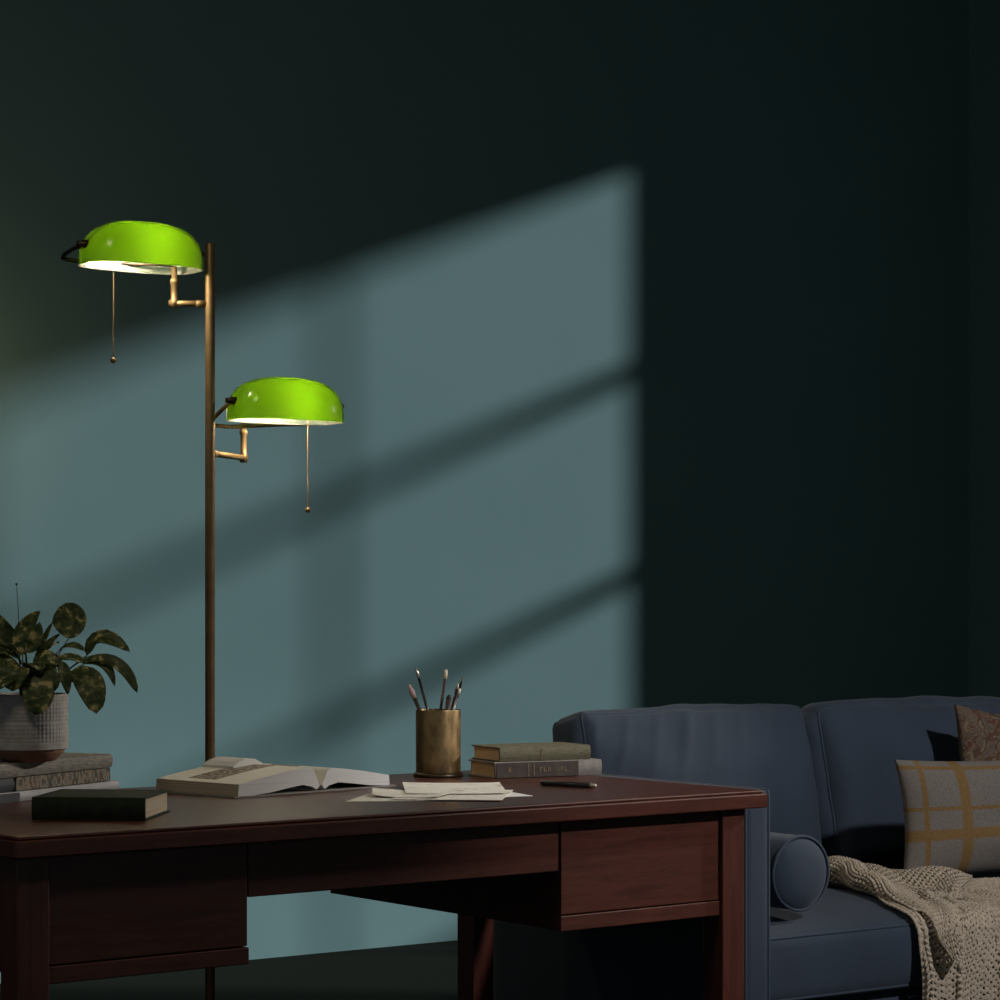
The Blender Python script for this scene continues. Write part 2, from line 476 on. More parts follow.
for i in range(2):
    h = (SW / 2 - .001, .315, .0625)
    bm, fm = cushion(h, .010, (.004, .006, .034), (30, 30, 8), seat_crown)
    s_ = obj('seat_cushion', bm, M['navy'], sofa, smooth=True, loc=(.062 + .003 + SW * (i + .5), .345, .4035))
    b2 = bmesh.new()
    for s in (-1, 1):
        tube(b2, loop_path(fm, 2, s, 16), .0032, True, 8)
    obj('piping', b2, M['navy_pipe'], s_, smooth=True)
def make_folds(seed, k):
    def folds(p, v):
        if p[1] < .3:
            u = p[0]; w = p[2]
            top = max(0, min(1, (w + .2) / 1.1)) * (1 - max(0, w - .75) / .25 * .8)
            s = u * 5.5 + (1 - w) * 1.5 * k + seed
            rdg = math.exp(-((((s * .75) % 1) - .5) / .13) ** 2)
            a = .5 + .5 * noise.noise(Vector((math.floor(s * .75) * 3.3, seed, 0)))
            v.y -= .016 * rdg * top * a * (1 - abs(u) ** 6)
            v.y += .008 * noise.noise(Vector((u * 2.1, w * 2.1, seed)))
            if w < 0:
                v.y += .006 * math.exp(-((u - .15) / .06) ** 2) * (-w) + .005 * math.exp(-((u + .3) / .05) ** 2) * (-w)
        if p[2] > .8:
            v.z += .006 * noise.noise(Vector((p[0] * 3.3, p[1], seed + 5)))
        return v
    return folds
bc = [(.414, .655, .676, 1.3, 1.0, .030), (1.140, .690, .678, 7.9, -1.0, .055)]
for (cx, cy, cz, sd, k, rad_) in bc:
    h = (.318 if cx < 1 else .345, .062, .195)
    ex = make_folds(sd, k)
    bm, fm = cushion(h, rad_, (.020, .052, .010), (64, 12, 44), ex)
    s_ = obj('back_cushion', bm, M['navy'], sofa, smooth=True, loc=(cx, cy, cz), rot=(R(-12), 0, 0))
    b2 = bmesh.new()
    tube(b2, loop_path(fm, 1, -1, 20, extra=ex), .003, True, 8)
    tube(b2, loop_path(fm, 1, 1, 20), .003, True, 8)
    obj('piping', b2, M['navy_pipe'], s_, smooth=True)

# bolster lying along the arm
bol = empty('bolster_cushion', (3.352, 3.69, .5745)); tag(bol, 'round navy bolster cushion lying against the slim sofa arm', 'cushion')
bm = bmesh.new()
rr = .0735; prof = [(0, -.012), (.03, -.011), (.055, -.006), (.066, .0), (rr - .001, .006), (rr, .012)]
rings = []
full = prof + [(rr, z) for z in (.1, .2, .3, .38)] + [(rr - .001, .394), (.066, .40), (.03, .41), (0, .412)]
lathe(bm, full, 48)
bmesh.ops.rotate(bm, verts=bm.verts, cent=(0, 0, 0), matrix=Matrix.Rotation(R(-90), 3, 'X'))
obj('bolster_cover', bm, M['navy'], bol, smooth=True)
b2 = bmesh.new()
tube(b2, [(rr * .985 * math.cos(a), .002, rr * .985 * math.sin(a)) for a in [2 * PI * i / 48 for i in range(48)]], .0032, True, 8)
obj('piping', b2, M['navy_pipe'], bol, smooth=True)

# throw pillows
def pillow(name, w, h, t, mat, loc, rot, pinch=.07, seed=0, label='', edge=.006):
    n = 44
    bm = bmesh.new(); uvl = bm.loops.layers.uv.new('UVMap')
    def P(u, v, s):
        x = u * w / 2 * (1 - pinch * (1 - v * v) ** 1.0); z = v * h / 2 * (1 - pinch * (1 - u * u))
        th = t / 2 * (max(0, 1 - abs(u) ** 2.6) ** .55) * (max(0, 1 - abs(v) ** 2.6) ** .55)
        th += .010 * noise.noise(Vector((u * 1.8 + seed, v * 1.8, s))) * (1 - abs(u) ** 2) * (1 - abs(v) ** 2)
        c = (abs(u) * abs(v)) ** 3
        th += .004 * math.sin(10 * (u + v * s)) * c * (1 - max(abs(u), abs(v)) ** 4)
        return Vector((x, s * (max(th, 0) + edge * .5), z))
    G = {}
    for s in (-1, 1):
        for i in range(n + 1):
            for j in range(n + 1):
                u = math.sin(PI / 2 * (2 * i / n - 1)); v = math.sin(PI / 2 * (2 * j / n - 1))
                G[s, i, j] = (bm.verts.new(P(u, v, s)), ((u * .5) * (1 - .75 * pinch * (1 - v * v)) + .5, v * .5 + .5))
        for i in range(n):
            for j in range(n):
                q = [G[s, i, j], G[s, i + 1, j], G[s, i + 1, j + 1], G[s, i, j + 1]]
                f_ = bm.faces.new([a[0] for a in q])
                for lp, a in zip(f_.loops, q): lp[uvl].uv = a[1]
    rim = [(i, 0) for i in range(n)] + [(n, j) for j in range(n)] + [(i, n) for i in range(n, 0, -1)] + [(0, j) for j in range(n, 0, -1)]
    for a, b in zip(rim, rim[1:] + rim[:1]):
        q = [G[-1, a[0], a[1]], G[-1, b[0], b[1]], G[1, b[0], b[1]], G[1, a[0], a[1]]]
        f_ = bm.faces.new([k[0] for k in q])
        for lp, k in zip(f_.loops, q): lp[uvl].uv = k[1]
    o = obj(name, bm, mat, smooth=True, loc=loc, rot=rot)
    tag(o, label, 'pillow')
    return o
pillow('throw_pillow', .56, .265, .115, M['plaid'], (4.150, 3.918, .632), (R(-6), R(0), R(-7)), .075, 2,
       'grey wool pillow with mustard yellow plaid stripes at the front')
pillow('throw_pillow', .42, .365, .095, M['ornate'], (4.386, 4.045, .668), (R(-13), R(7), R(-8)), .07, 5,
       'beige pillow with rust ornamental pattern behind the plaid pillow')

# knitted throw -----------------------------------------------------
def lerp_tab(tab, t):
    for (a, x), (b, y) in zip(tab, tab[1:]):
        if t <= b:
            k = (t - a) / (b - a) if b > a else 0
            k = k * k * (3 - 2 * k)
            return x + (y - x) * k
    return tab[-1][1]
def stitch(u, v, cw=.0150, ch=.0130):
    fu = (u / cw) % 1.0
    side = 0 if fu < .5 else 1
    lx = fu * 2 if side == 0 else 2 - fu * 2          # 0 at column edge, 1 at its middle
    a = math.sin(PI * lx) if 0 < lx < 1 else 0
    ph = v / ch + lx * .75
    b = abs(math.sin(PI * ph))
    return (max(a, 0) ** .7) * (b ** .8)
SEAT_Z = .466
def seat_top(x, y):
    # crowned seat, world x, y
    u = max(-1, min(1, (x - 3.523) / .33)); v = max(-1, min(1, (y - 3.939) / .315))
    u2 = max(-1, min(1, (x - 4.19) / .33))
    cu = max(1 - u * u, 1 - u2 * u2, 0)
    return SEAT_Z + .036 * cu ** .8 * max(0, 1 - v * v) ** .8
def throw_layer(bm, uvl, nu, nv, pos, W, Lg, mi=0):
    """pos(u, v) gives the surface point; the stitches stand out along the normal"""
    Q = [[pos(i / nu, j / nv) for j in range(nv + 1)] for i in range(nu + 1)]
    P = [[q[0] for q in row] for row in Q]
    CU = [[0.0] * (nv + 1) for _ in range(nu + 1)]; CV = [[0.0] * (nv + 1) for _ in range(nu + 1)]
    for j in range(nv + 1):
        for i in range(1, nu + 1): CU[i][j] = CU[i - 1][j] + (P[i][j] - P[i - 1][j]).length
    for i in range(nu + 1):
        for j in range(1, nv + 1): CV[i][j] = CV[i][j - 1] + (P[i][j] - P[i][j - 1]).length
    V = []
    top = []; bot = []; HH = [[0.0] * (nv + 1) for _ in range(nu + 1)]
    for i in range(nu + 1):
        rt = []; rb = []
        for j in range(nv + 1):
            du = P[min(i + 1, nu)][j] - P[max(i - 1, 0)][j]
            dv = P[i][min(j + 1, nv)] - P[i][max(j - 1, 0)]
            nn = du.cross(dv)
            nn = nn.normalized() if nn.length > 1e-12 else Vector((0, 0, 1))
            h = HH[i][j] = stitch(CU[i][j], CV[i][j])
            rt.append(bm.verts.new(P[i][j] + nn * (-.0010 + .0085 * h)))
            rb.append(bm.verts.new(P[i][j] - nn * (.0012 + .0022 * h)))
        top.append(rt); bot.append(rb)
    for i in range(nu):
        for j in range(nv):
            if 2 < i < nu - 3 and 2 < j < nv - 3 and HH[i][j] + HH[i + 1][j + 1] + HH[i + 1][j] + HH[i][j + 1] < 1.15:
                continue                      # the open gaps between the yarns
            bm.faces.new((top[i][j], top[i + 1][j], top[i + 1][j + 1], top[i][j + 1]))
            bm.faces.new((bot[i][j], bot[i][j + 1], bot[i + 1][j + 1], bot[i + 1][j]))
    for i in range(nu):
        bm.faces.new((top[i][0], bot[i][0], bot[i + 1][0], top[i + 1][0]))
        bm.faces.new((top[i][nv], top[i + 1][nv], bot[i + 1][nv], bot[i][nv]))
    for j in range(nv):
        bm.faces.new((top[0][j], top[0][j + 1], bot[0][j + 1], bot[0][j]))
        bm.faces.new((top[nu][j], bot[nu][j], bot[nu][j + 1], top[nu][j + 1]))
YF = 3.617       # the seat's front face
def ss(a, b, t):
    k = max(0, min(1, (t - a) / (b - a))); return k * k * (3 - 2 * k)
def drape(x, d, lift, wave):
    """point at distance d along the cloth measured from the seat's front edge: d < 0 on the seat, d > 0 hanging"""
    rad = .028
    if d < 0:
        y = YF + rad - d
        z = seat_top(x, y) + lift
        return Vector((x, y, z)), 0.0
    q = rad * PI / 2
    if d < q:
        a = d / rad
        return Vector((x, YF + rad - math.sin(a) * (rad + lift), seat_top(x, YF + rad) - rad + math.cos(a) * (rad + lift))), d / q
    return Vector((x, YF - lift, seat_top(x, YF + rad) - rad - (d - q))), 1.0
def under(u, v):
    d0 = -.47 + .24 * u
    d = d0 + v * (.49 - d0)
    xl = lerp_tab([(-.5, 3.80), (-.36, 3.755), (-.2, 3.665), (-.04, 3.592), (.05, 3.572), (.6, 3.560)], d)
    xr = lerp_tab([(-.5, 4.0), (-.24, 4.0), (-.12, 4.12), (.0, 4.17), (.6, 4.15)], d)
    x = xl + (xr - xl) * u
    amp = lerp_tab([(-.5, .003), (-.1, .005), (.02, .008), (.14, .030), (.6, .042)], d)
    ph = u * 2 * PI * 6.4 + 1.0 * math.sin(u * 11) + (0 if d < 0 else d * 1.2)
    wv = amp * (.5 + .5 * math.sin(ph)) ** 1.2
    p, hang = drape(x, d, .009, 0)
    an = hang * PI / 2
    p.y -= wv * math.sin(an); p.z += wv * math.cos(an); p.x += (.012 * math.sin(ph + 1) + .004 * math.sin(ph * 2)) * hang
    return p, x + wv * .8, d + 1
def upper(u, v):
    # folded-over upper layer: lies on the seat and ends in a hanging corner
    lim = lerp_tab([(0, .01), (.5, .100), (1, .02)], u) if u < .5 else .100 - (u - .5) * .16
    d0 = -.475 + .25 * u
    d = d0 + v * (lim - d0)
    xl = lerp_tab([(-.5, 3.815), (-.38, 3.765), (-.2, 3.675), (-.04, 3.605), (.05, 3.595), (.6, 3.60)], d)
    xr = lerp_tab([(-.5, 4.01), (-.22, 4.0), (-.13, 3.88), (-.05, 3.78), (.05, 3.71), (.6, 3.70)], d)
    x = xl + (xr - xl) * u
    wv = .004 * math.sin(u * 12 + d * 7) + .005 * math.sin(u * 5 - d * 16)
    edge_roll = .014 * math.exp(-((u - .06) / .06) ** 2) * ss(-.02, -.15, d)
    e = d - d0                      # distance from the rolled back edge
    fold = (.040 - .012 * u) * math.exp(-((e - .045) / .045) ** 2) * ss(1.1, .62, u) * ss(-.02, .2, u)
    fold += .012 * math.exp(-((u - .45 - e * .5) / .05) ** 2) * ss(.08, .14, e)
    fold += .012 * math.exp(-((u - .93) / .05) ** 2) * ss(.05, .12, e)
    p, hang = drape(x, d, .020 + (.030 * ss(0, .09, d) * ss(-.1, .5, u)), 0)
    an = hang * PI / 2
    tot = wv + edge_roll + fold * ss(0, -.08, d)
    p.y -= abs(wv) * math.sin(an); p.z += tot * math.cos(an)
    return p, x * 1.02, d * 1.02 + 1
bm = bmesh.new()
throw_layer(bm, None, 420, 440, under, .56, .96)
throw_layer(bm, None, 300, 360, upper, .46, .62)
# rolled left hem of the folded end
def hem(u, v):
    a = u * 2 * PI * .86 + .5
    d = -.475 + v * .40
    xl = lerp_tab([(-.5, 3.80), (-.36, 3.752), (-.2, 3.668), (-.04, 3.612)], d)
    r_ = lerp_tab([(-.5, .024), (-.4, .030), (-.2, .020), (-.05, .010)], d)
    y = YF + .028 - d
    return Vector((xl + .012 + r_ * math.cos(a) * 1.25, y, seat_top(xl, y) + r_ + .008 + r_ * math.sin(a) * .9)), a * .024, d + 1
throw_layer(bm, None, 90, 200, hem, .15, .40)
o = obj('knitted_throw', bm, M['knit'], smooth=True)
tag(o, 'beige chunky knitted throw draped over the sofa seat edge', 'blanket')

# ------------------------------------------------------------------ floor lamp
PX, PY = 2.623, 4.75
lamp = empty('floor_lamp', (PX, PY, 0)); tag(lamp, 'brass floor lamp with two lit green glass shades behind the desk', 'floor lamp')
obj('lamp_base', lathe(bmesh.new(), [(0, 0), (.13, 0), (.135, .006), (.13, .014), (.05, .022), (.016, .035), (.013, .05), (0, .05)], 64), M['brass'], lamp, smooth=True)
obj('pole', lathe(bmesh.new(), [(0, .04), (.0105, .04), (.0105, 1.868), (.0095, 1.871), (0, 1.871)], 32), M['brass'], lamp, smooth=True)
def shade_surface(bm, a, b, h, nth=144, nph=36, mi=0):
    """half superellipsoid dome open below; returns its rim"""
    rings = []
    for j in range(nph + 1):
        ph = PI / 2 * j / nph
        cp, sp = math.cos(ph), math.sin(ph)
        ring = []
        for i in range(nth):
            th = 2 * PI * i / nth
            ct, st = math.cos(th), math.sin(th)
            rp = (abs(ct) ** 3 + abs(st) ** 3) ** (-1 / 3)
            rv = (abs(cp) ** 2.8 + abs(sp) ** 2.8) ** (-1 / 2.8)
            x = a * rv * cp * rp * ct; y = b * rv * cp * rp * st; z = h * rv * sp
            ring.append((x, y, z))
            if j == nph: break
        rings.append([bm.verts.new(p) for p in ring])
    for A, B in zip(rings, rings[1:]):
        for k in range(nth):
            if len(B) == 1: f_ = bm.faces.new((A[k], A[(k + 1) % nth], B[0]))
            else: f_ = bm.faces.new((A[k], A[(k + 1) % nth], B[(k + 1) % nth], B[k]))
            f_.material_index = mi
    return rings[0]
def lamp_head(cx, cy, zb, stem, arm_z, yoke_z, chain_x, chain_len):
    cx -= PX; cy -= PY
    a, b, h = .131, .078, .096
    bm = bmesh.new()
    r0 = shade_surface(bm, a, b, h, mi=0)
    r1 = shade_surface(bm, a - .004, b - .004, h - .004, mi=1)
    for k in range(len(r0)):
        bm.faces.new((r0[k], r0[(k + 1) % len(r0)], r1[(k + 1) % len(r0)], r1[k])).material_index = 1
    obj('lamp_shade', bm, [M['glass_green'], M['lining']], lamp, smooth=True, loc=(cx, cy, zb))
    # tube bulb and its socket inside the shade
    bl = bmesh.new()
    tube(bl, [(-.030, 0, 0), (-.027, 0, 0), (.027, 0, 0), (.030, 0, 0)], [.006, .0105, .0105, .006], seg=16)
    obj('bulb', bl, M['bulb'], lamp, smooth=True, loc=(cx + .005, cy, zb + .030))
    sx, sy = stem[0] - PX, stem[1] - PY
    bm = bmesh.new()
    tube(bm, [(cx + .036, cy, zb + .032), (cx + .075, cy, zb + .032)], .012, seg=16)
    tube(bm, [(sx, sy, zb + .008), (sx * .8 + (cx + .055) * .2, cy * .2 + sy * .8, zb + .026), (cx + .055, cy, zb + .034)], .004, seg=8)
    obj('socket', bm, M['brass'], lamp, smooth=True)
    # swing arm: short horizontal bar from the pole and an upright stem
    bm = bmesh.new()
    dx, dy = sx, sy
    L = math.hypot(dx, dy); ux, uy = dx / L, dy / L
    tube(bm, [(ux * .006, uy * .006, arm_z), (ux * (L + .012), uy * (L + .012), arm_z)], .0066, seg=14)
    tube(bm, [(ux * .010, uy * .010, arm_z), (ux * .030, uy * .030, arm_z)], .0078, seg=14)
    lathe(bm, [(0, -.010), (.0085, -.010), (.0085, .008), (.007, .010), (.007, zb - arm_z - .024), (.009, zb - arm_z - .022), (.009, zb - arm_z - .014), (.006, zb - arm_z - .012), (.006, zb - arm_z + .012), (0, zb - arm_z + .012)], 20, (sx, sy, arm_z))
    obj('swing_arm', bm, M['brass'], lamp, smooth=True)
    # yoke holding both ends of the shade
    px_ = a * .93 + .006; pz = .040
    bm = bmesh.new()
    zc = yoke_z
    left = [Vector((cx - px_ - .004, cy, zb + pz)), Vector((cx - px_ - .006, cy + .045, zb + pz * .5 + zc * .5 + .004)), Vector((cx - px_ - .006, cy + .088, zb + zc + .006))]
    path = left + arc((cx - px_ - .005, cy + .097, zb + zc - .001), (cx - px_ + .01, cy + .108, zb + zc - .003), (cx - px_ + .05, cy + .108, zb + zc - .004), 5)
    right = [Vector((2 * cx - p.x, p.y, p.z + .012)) for p in reversed(path)]
    tube(bm, path + right, .0046, seg=10)
    tube(bm, [(cx - px_ + .05, cy + .108, zb + zc - .004), (sx, sy, zb + zc - .006)] if abs(sy - cy - .108) > .012 else [(cx - px_ + .05, cy + .108, zb + zc - .004), (sx, sy + .001, zb + zc - .004)], .0034, seg=10)
    obj('yoke', bm, M['bronze'] if yoke_z > 0 else M['brass'], lamp, smooth=True)
    for s in (-1, 1):
        bm = bmesh.new()
        tube(bm, [(cx + s * (a * .90), cy, zb + pz), (cx + s * (a + .004), cy, zb + pz), (cx + s * (a + .006), cy, zb + pz), (cx + s * (a + .016), cy, zb + pz)], [.0095, .0085, .006, .006], seg=16)
        obj('pivot_knob', bm, M['bronze'], lamp, smooth=True)
    bm = bmesh.new()
    x = chain_x - PX; n = int(chain_len / .0042)
    top = zb + .006
    tube(bm, [(x, cy, top + .02), (x, cy, top - chain_len)], .0008, seg=6)
    for i in range(n):
        bmesh.ops.create_icosphere(bm, subdivisions=1, radius=.0019, matrix=Matrix.Translation((x, cy, top - i * .0042)))
    ch = obj('pull_chain', bm, M['brass'], lamp, smooth=True)
    bm = bmesh.new()
    bmesh.ops.create_uvsphere(bm, u_segments=16, v_segments=10, radius=.0062, matrix=Matrix.Translation((x, cy, top - chain_len)))
    obj('pull_bead', bm, M['brass'], ch, smooth=True)
lamp_head(2.462, 4.755, 1.806, (2.556, 4.785), 1.741, .022, 2.397, .203)
lamp_head(2.812, 4.755, 1.498, (2.771, 4.866), 1.423, -.004, 2.869, .197)

# ------------------------------------------------------------------ books
def closed_book(loc, rz, L, D, T, cover, page, label, extra=None, group=None, rx=0):
    """spine along the front (local -y) edge, x from 0 to L, y from 0 to D"""
    b = empty('book', loc, rz); tag(b, label, 'book', group)
    c = .0028
    bm = bmesh.new()
    box(bm, 0, L, 0, D, 0, c); box(bm, 0, L, 0, D, T - c, T)
    # slightly rounded spine
    ns = 6
    pr = [(-.0035 * math.sin(PI * i / ns), T * i / ns) for i in range(ns + 1)]
    vs = []
    for x in (0, L):
        vs.append([bm.verts.new((x, y, z)) for y, z in pr] + [bm.verts.new((x, c, z)) for y, z in reversed(pr)])
    n = len(vs[0])
    for i in range(n):
        bm.faces.new((vs[0][i], vs[0][(i + 1) % n], vs[1][(i + 1) % n], vs[1][i]))
    for v in vs: bm.faces.new(v)
    obj('cover', bm, cover, b, bevel=.0006)
    obj('page_block', box(bmesh.new(), .004, L - .004, c, D - .005, c, T - c), page, b)
    if extra: extra(b)
    return b
closed_book((1.726, 3.708, .7602), math.atan2(-.121, .139), .184, .172, .0365, M['black_cloth'], M['pages'],
            'thick black book with cream pages lying at the left front of the desk')
def glyphs(bm, x0, x1, z0, z1, y, seed, n):
    rnd = random.Random(seed)
    x = x0; st = (x1 - x0) / n
    for i in range(n):
        w = st * .62; x = x0 + i * st
        if rnd.random() < .12: continue
        t = w * .24
        box(bm, x, x + t, y - .0005, y + .0003, z0, z1)
        if rnd.random() < .6: box(bm, x + w - t, x + w, y - .0005, y + .0003, z0, z1)
        k = rnd.choice((0, .5, 1))
        zz = z0 + (z1 - z0 - t) * k
        box(bm, x + t, x + w, y - .0005, y + .0003, zz, zz + t)
        if rnd.random() < .5: box(bm, x + t, x + w, y - .0005, y + .0003, z1 - t, z1)
def label_spine(b):
    s = obj('spine_label', box(bmesh.new(), .002, .185, -.0045, -.0028, .001, .0305), M['brown_label'], b, bevel=.0004)
    for args in ((.028, .055, .011, .021, -.0046, 4, 3), (.098, .172, .0115, .0195, -.0046, 5, 8)):
        bm = bmesh.new(); glyphs(bm, *args); obj('gilt_lettering', bm, M['gilt'], s)
    for x in (.072, .084):
        obj('gilt_line', box(bmesh.new(), x, x + .0013, -.005, -.0044, .003, .028), M['gilt'], s)
closed_book((2.861, 4.036, .7602), math.atan2(-.036, .244), .239, .118, .0315, M['grey_cloth'], M['pages_tan'],
            'grey clothbound book with dark brown titled spine beneath the olive book', label_spine)
def olive_spine(b):
    for x in (.092, .0945):
        obj('gilt_line', box(bmesh.new(), x, x + .0009, -.0040, -.0030, .003, .025), M['gilt'], b)
closed_book((2.875, 4.040, .7920), math.atan2(-.030, .244), .206, .118, .0285, M['olive_cloth'], M['pages_tan'],
            'olive green clothbound book on top of the grey book beside the pencil cup', olive_spine)
# stack under the plant
ang = math.atan2(.171, .311)
ca, sa = math.cos(ang), math.sin(ang)
def st(dx, dy, z): return (2.128 + ca * dx - sa * dy, 4.202 + sa * dx + ca * dy, z)
def pale_spine(b):
    obj('spine_band', box(bmesh.new(), -.001, .135, -.0048, -.0028, .0, .0165), M['slate'], b, bevel=.0004)
closed_book(st(-.440, 0, .7602), ang, .440, .27, .0175, M['pale'], M['pages_white'],
            'pale grey book at the bottom of the stack under the plant', pale_spine)
def slate_spine(b):
    obj('printed_spine', box(bmesh.new(), .128, .413, -.0050, -.0028, .001, .0240), M['title'], b, bevel=.0004)
closed_book(st(-.436, .006, .7779), ang, .414, .25, .0250, M['slate'], M['pages_white'],
            'slate blue book with ornamental spine print in the middle of the stack', slate_spine)
closed_book(st(-.436, .002, .8031), ang, .418, .262, .0245, M['linen'], M['linen'],
            'rough grey linen book on top of the stack directly under the plant pot')

# open book
ob = empty('open_book', (2.408, 3.945, .7602), R(12)); tag(ob, 'thick open hardback book with illustrated pages and pale edges', 'book')
HB = .225
def extr(bm, prof, y0, y1, mi=0):
    A = [bm.verts.new((x, y0, z)) for x, z in prof]; B = [bm.verts.new((x, y1, z)) for x, z in prof]
    n = len(prof)
    for i in range(n):
        bm.faces.new((A[i], A[(i + 1) % n], B[(i + 1) % n], B[i])).material_index = mi
    bm.faces.new(A).material_index = mi; bm.faces.new(B).material_index = mi
bm = bmesh.new()
extr(bm, [(-.212, 0), (-.012, 0), (-.012, .0025), (-.212, .0025)], -.004, HB + .004)
extr(bm, [(.190, 0), (.012, 0), (.012, .0025), (.190, .0025)], -.004, HB + .004)
extr(bm, [(-.012, 0), (.012, 0), (.012, .0022), (-.012, .0022)], -.004, HB + .004)
obj('cover', bm, M['grey_cloth'], ob, bevel=.0005)
def page_side(s, hedge, hmid, name):
    bm = bmesh.new(); uvl = bm.loops.layers.uv.new('UVMap')
    n = 26
    topc = []
    for i in range(n + 1):
        t = i / n                      # 0 at the gutter, 1 at the fore edge
        x = .003 + (.196 if s < 0 else .172) * t
        z = hmid * (1 - (1 - min(t / .15, 1)) ** 3) if t < .15 else hmid + (hedge - hmid) * ((t - .15) / .85) ** 1.25
        z = max(z, .012)
        topc.append((s * x, z))
    botc = [(s * (.010), .0045), (s * .022, .011), (s * .045, .015), (s * .075, .012), (s * .12, .006), (s * .16, .0030), (s * (.201 if s < 0 else .177), .0030)]
    prof = topc + list(reversed(botc))
    A = [bm.verts.new((x, 0, z)) for x, z in prof]; B = [bm.verts.new((x, HB, z)) for x, z in prof]
    m = len(prof)
    for i in range(m):
        f_ = bm.faces.new((A[i], A[(i + 1) % m], B[(i + 1) % m], B[i]))
        if i < n:
            f_.material_index = 1
            us = [i / n, (i + 1) / n, (i + 1) / n, i / n]; vs = [0, 0, 1, 1]
            for lp in f_.loops:
                k = 0 if lp.vert in (A[i], B[i]) else 1
                lp[uvl].uv = ((i + k) / n, 0 if lp.vert in (A[i], A[i + 1]) else 1)
        elif i == n: f_.material_index = 2
    bm.faces.new(A); bm.faces.new(B)
    return obj(name, bm, [M['pages_white'], M['print'], M['pages']], ob)
page_side(-1, .024, .046, 'page_block'); page_side(1, .022, .042, 'page_block')
# a lifted leaf between the blocks
bm = bmesh.new()
extr(bm, [(-.006, .034), (-.018, .048), (-.035, .056), (-.055, .0575), (-.075, .052), (-.088, .0445), (-.088, .041), (-.05, .043), (-.006, .030)], .14, HB)
obj('page', bm, M['paper'], ob)

# loose papers
def sheet(name, pts, z, mat, label, curl=0.0, cat='paper'):
    cx = sum(p[0] for p in pts) / 4; cy = sum(p[1] for p in pts) / 4
    n = 12
    bm = bmesh.new()
    T, B = {}, {}
    for i in range(n + 1):
        for j in range(n + 1):
            u, v = i / n, j / n
            x = (pts[0][0] * (1 - u) + pts[1][0] * u) * (1 - v) + (pts[3][0] * (1 - u) + pts[2][0] * u) * v - cx
            y = (pts[0][1] * (1 - u) + pts[1][1] * u) * (1 - v) + (pts[3][1] * (1 - u) + pts[2][1] * u) * v - cy
            w = curl * (max(0, (abs(u - .5) * 2)) ** 3)
            T[i, j] = bm.verts.new((x, y, w + .0007)); B[i, j] = bm.verts.new((x, y, w))
    for i in range(n):
        for j in range(n):
            bm.faces.new((T[i, j], T[i + 1, j], T[i + 1, j + 1], T[i, j + 1]))
            bm.faces.new((B[i, j], B[i, j + 1], B[i + 1, j + 1], B[i + 1, j]))
    for i in range(n):
        for j, F in ((0, 1), (n, -1)):
            bm.faces.new((T[i, j], B[i, j], B[i + 1, j], T[i + 1, j]))
            bm.faces.new((T[j, i], T[j, i + 1], B[j, i + 1], B[j, i]))
    o = obj(name, bm, mat, loc=(cx, cy, z), smooth=False)
    tag(o, label, cat, None)
    return o
sheet('letter', [(2.322, 3.724), (2.56, 3.60), (2.66, 3.80), (2.50, 3.90)], .7602, M['letter'], 'lowest written sheet of the paper pile, its corner pointing left')
sheet('letter', [(2.43, 3.665), (2.655, 3.628), (2.70, 3.83), (2.475, 3.87)], .7612, M['paper'], 'plain sheet whose corner points right toward the pen')
sheet('letter', [(2.40, 3.70), (2.547, 3.572), (2.70, 3.75), (2.553, 3.878)], .7622, M['letter'], 'sheet nearest the desk edge in the pile of letters')
sheet('envelope', [(2.405, 3.765), (2.47, 3.66), (2.60, 3.76), (2.49, 3.90)], .7632, M['letter'], 'tilted paper on the left of the letter pile by the open book', .003, 'paper')
sheet('letter', [(2.475, 3.765), (2.625, 3.665), (2.765, 3.885), (2.615, 3.990)], .7645, M['letter'], 'topmost written sheet at the back of the letter pile', .0015)

# pencil cup
CX_, CY_ = 2.808, 4.155
cup = empty('pencil_cup', (CX_, CY_, .7602)); tag(cup, 'round patinated brass cup holding pencils and brushes', 'cup')
obj('cup_body', lathe(bmesh.new(), [(0, .008), (.0445, .008), (.0445, .131), (.0440, .1325), (.0425, .1325), (.0420, .131), (.0420, .012), (0, .012)], 64), M['cup'], cup, smooth=False)
for p in cup.children[0].data.polygons: p.use_smooth = True
b_ = cup.children[0].modifiers.new('edge', 'EDGE_SPLIT'); b_.split_angle = R(50)
obj('cup_foot', lathe(bmesh.new(), [(0, 0), (.049, 0), (.050, .002), (.049, .006), (.0460, .009), (0, .009)], 64), M['bronze'], cup, smooth=True)

def stick(name, ptop, pbot, parts, label, cat):
    """a pencil or brush from pbot (resting in the cup) to ptop; parts: (part name, from, to, r0, r1, material)"""
    a, b = Vector(pbot), Vector(ptop)
    o = empty(name, a); tag(o, label, cat)
    d = (b - a)
    for nm, t0, t1, rs, mat in parts:
        bm = bmesh.new()
        k = len(rs) - 1
        tube(bm, [d * (t0 + (t1 - t0) * i / k) for i in range(k + 1)], list(rs), seg=12)
        obj(nm, bm, mat, o, smooth=True)
    return o
def cp(dx, dd, z):      # a point in the cup, dx across the view and dd deeper
    return (CX_ + COS * dx + SIN * dd, CY_ - SIN * dx + COS * dd, .7602 + z)
stick('pencil', cp(-.044, .0, .215), cp(.010, .01, .016), [('shaft', 0, .90, (.0028, .0028), M['black']), ('tip', .90, 1, (.0028, .0032, .0012), M['silver'])],
      'slim black pencil with a silver tip, tallest on the left of the cup', 'pencil')
stick('paint_brush', cp(-.058, -.005, .182), cp(.012, -.010, .016), [('handle', 0, .84, (.0028, .0040), M['brown_lac']), ('bristles', .84, 1, (.0046, .0058, .0025), M['pink'])],
      'brush with a pinkish tip leaning to the far left of the cup', 'brush')
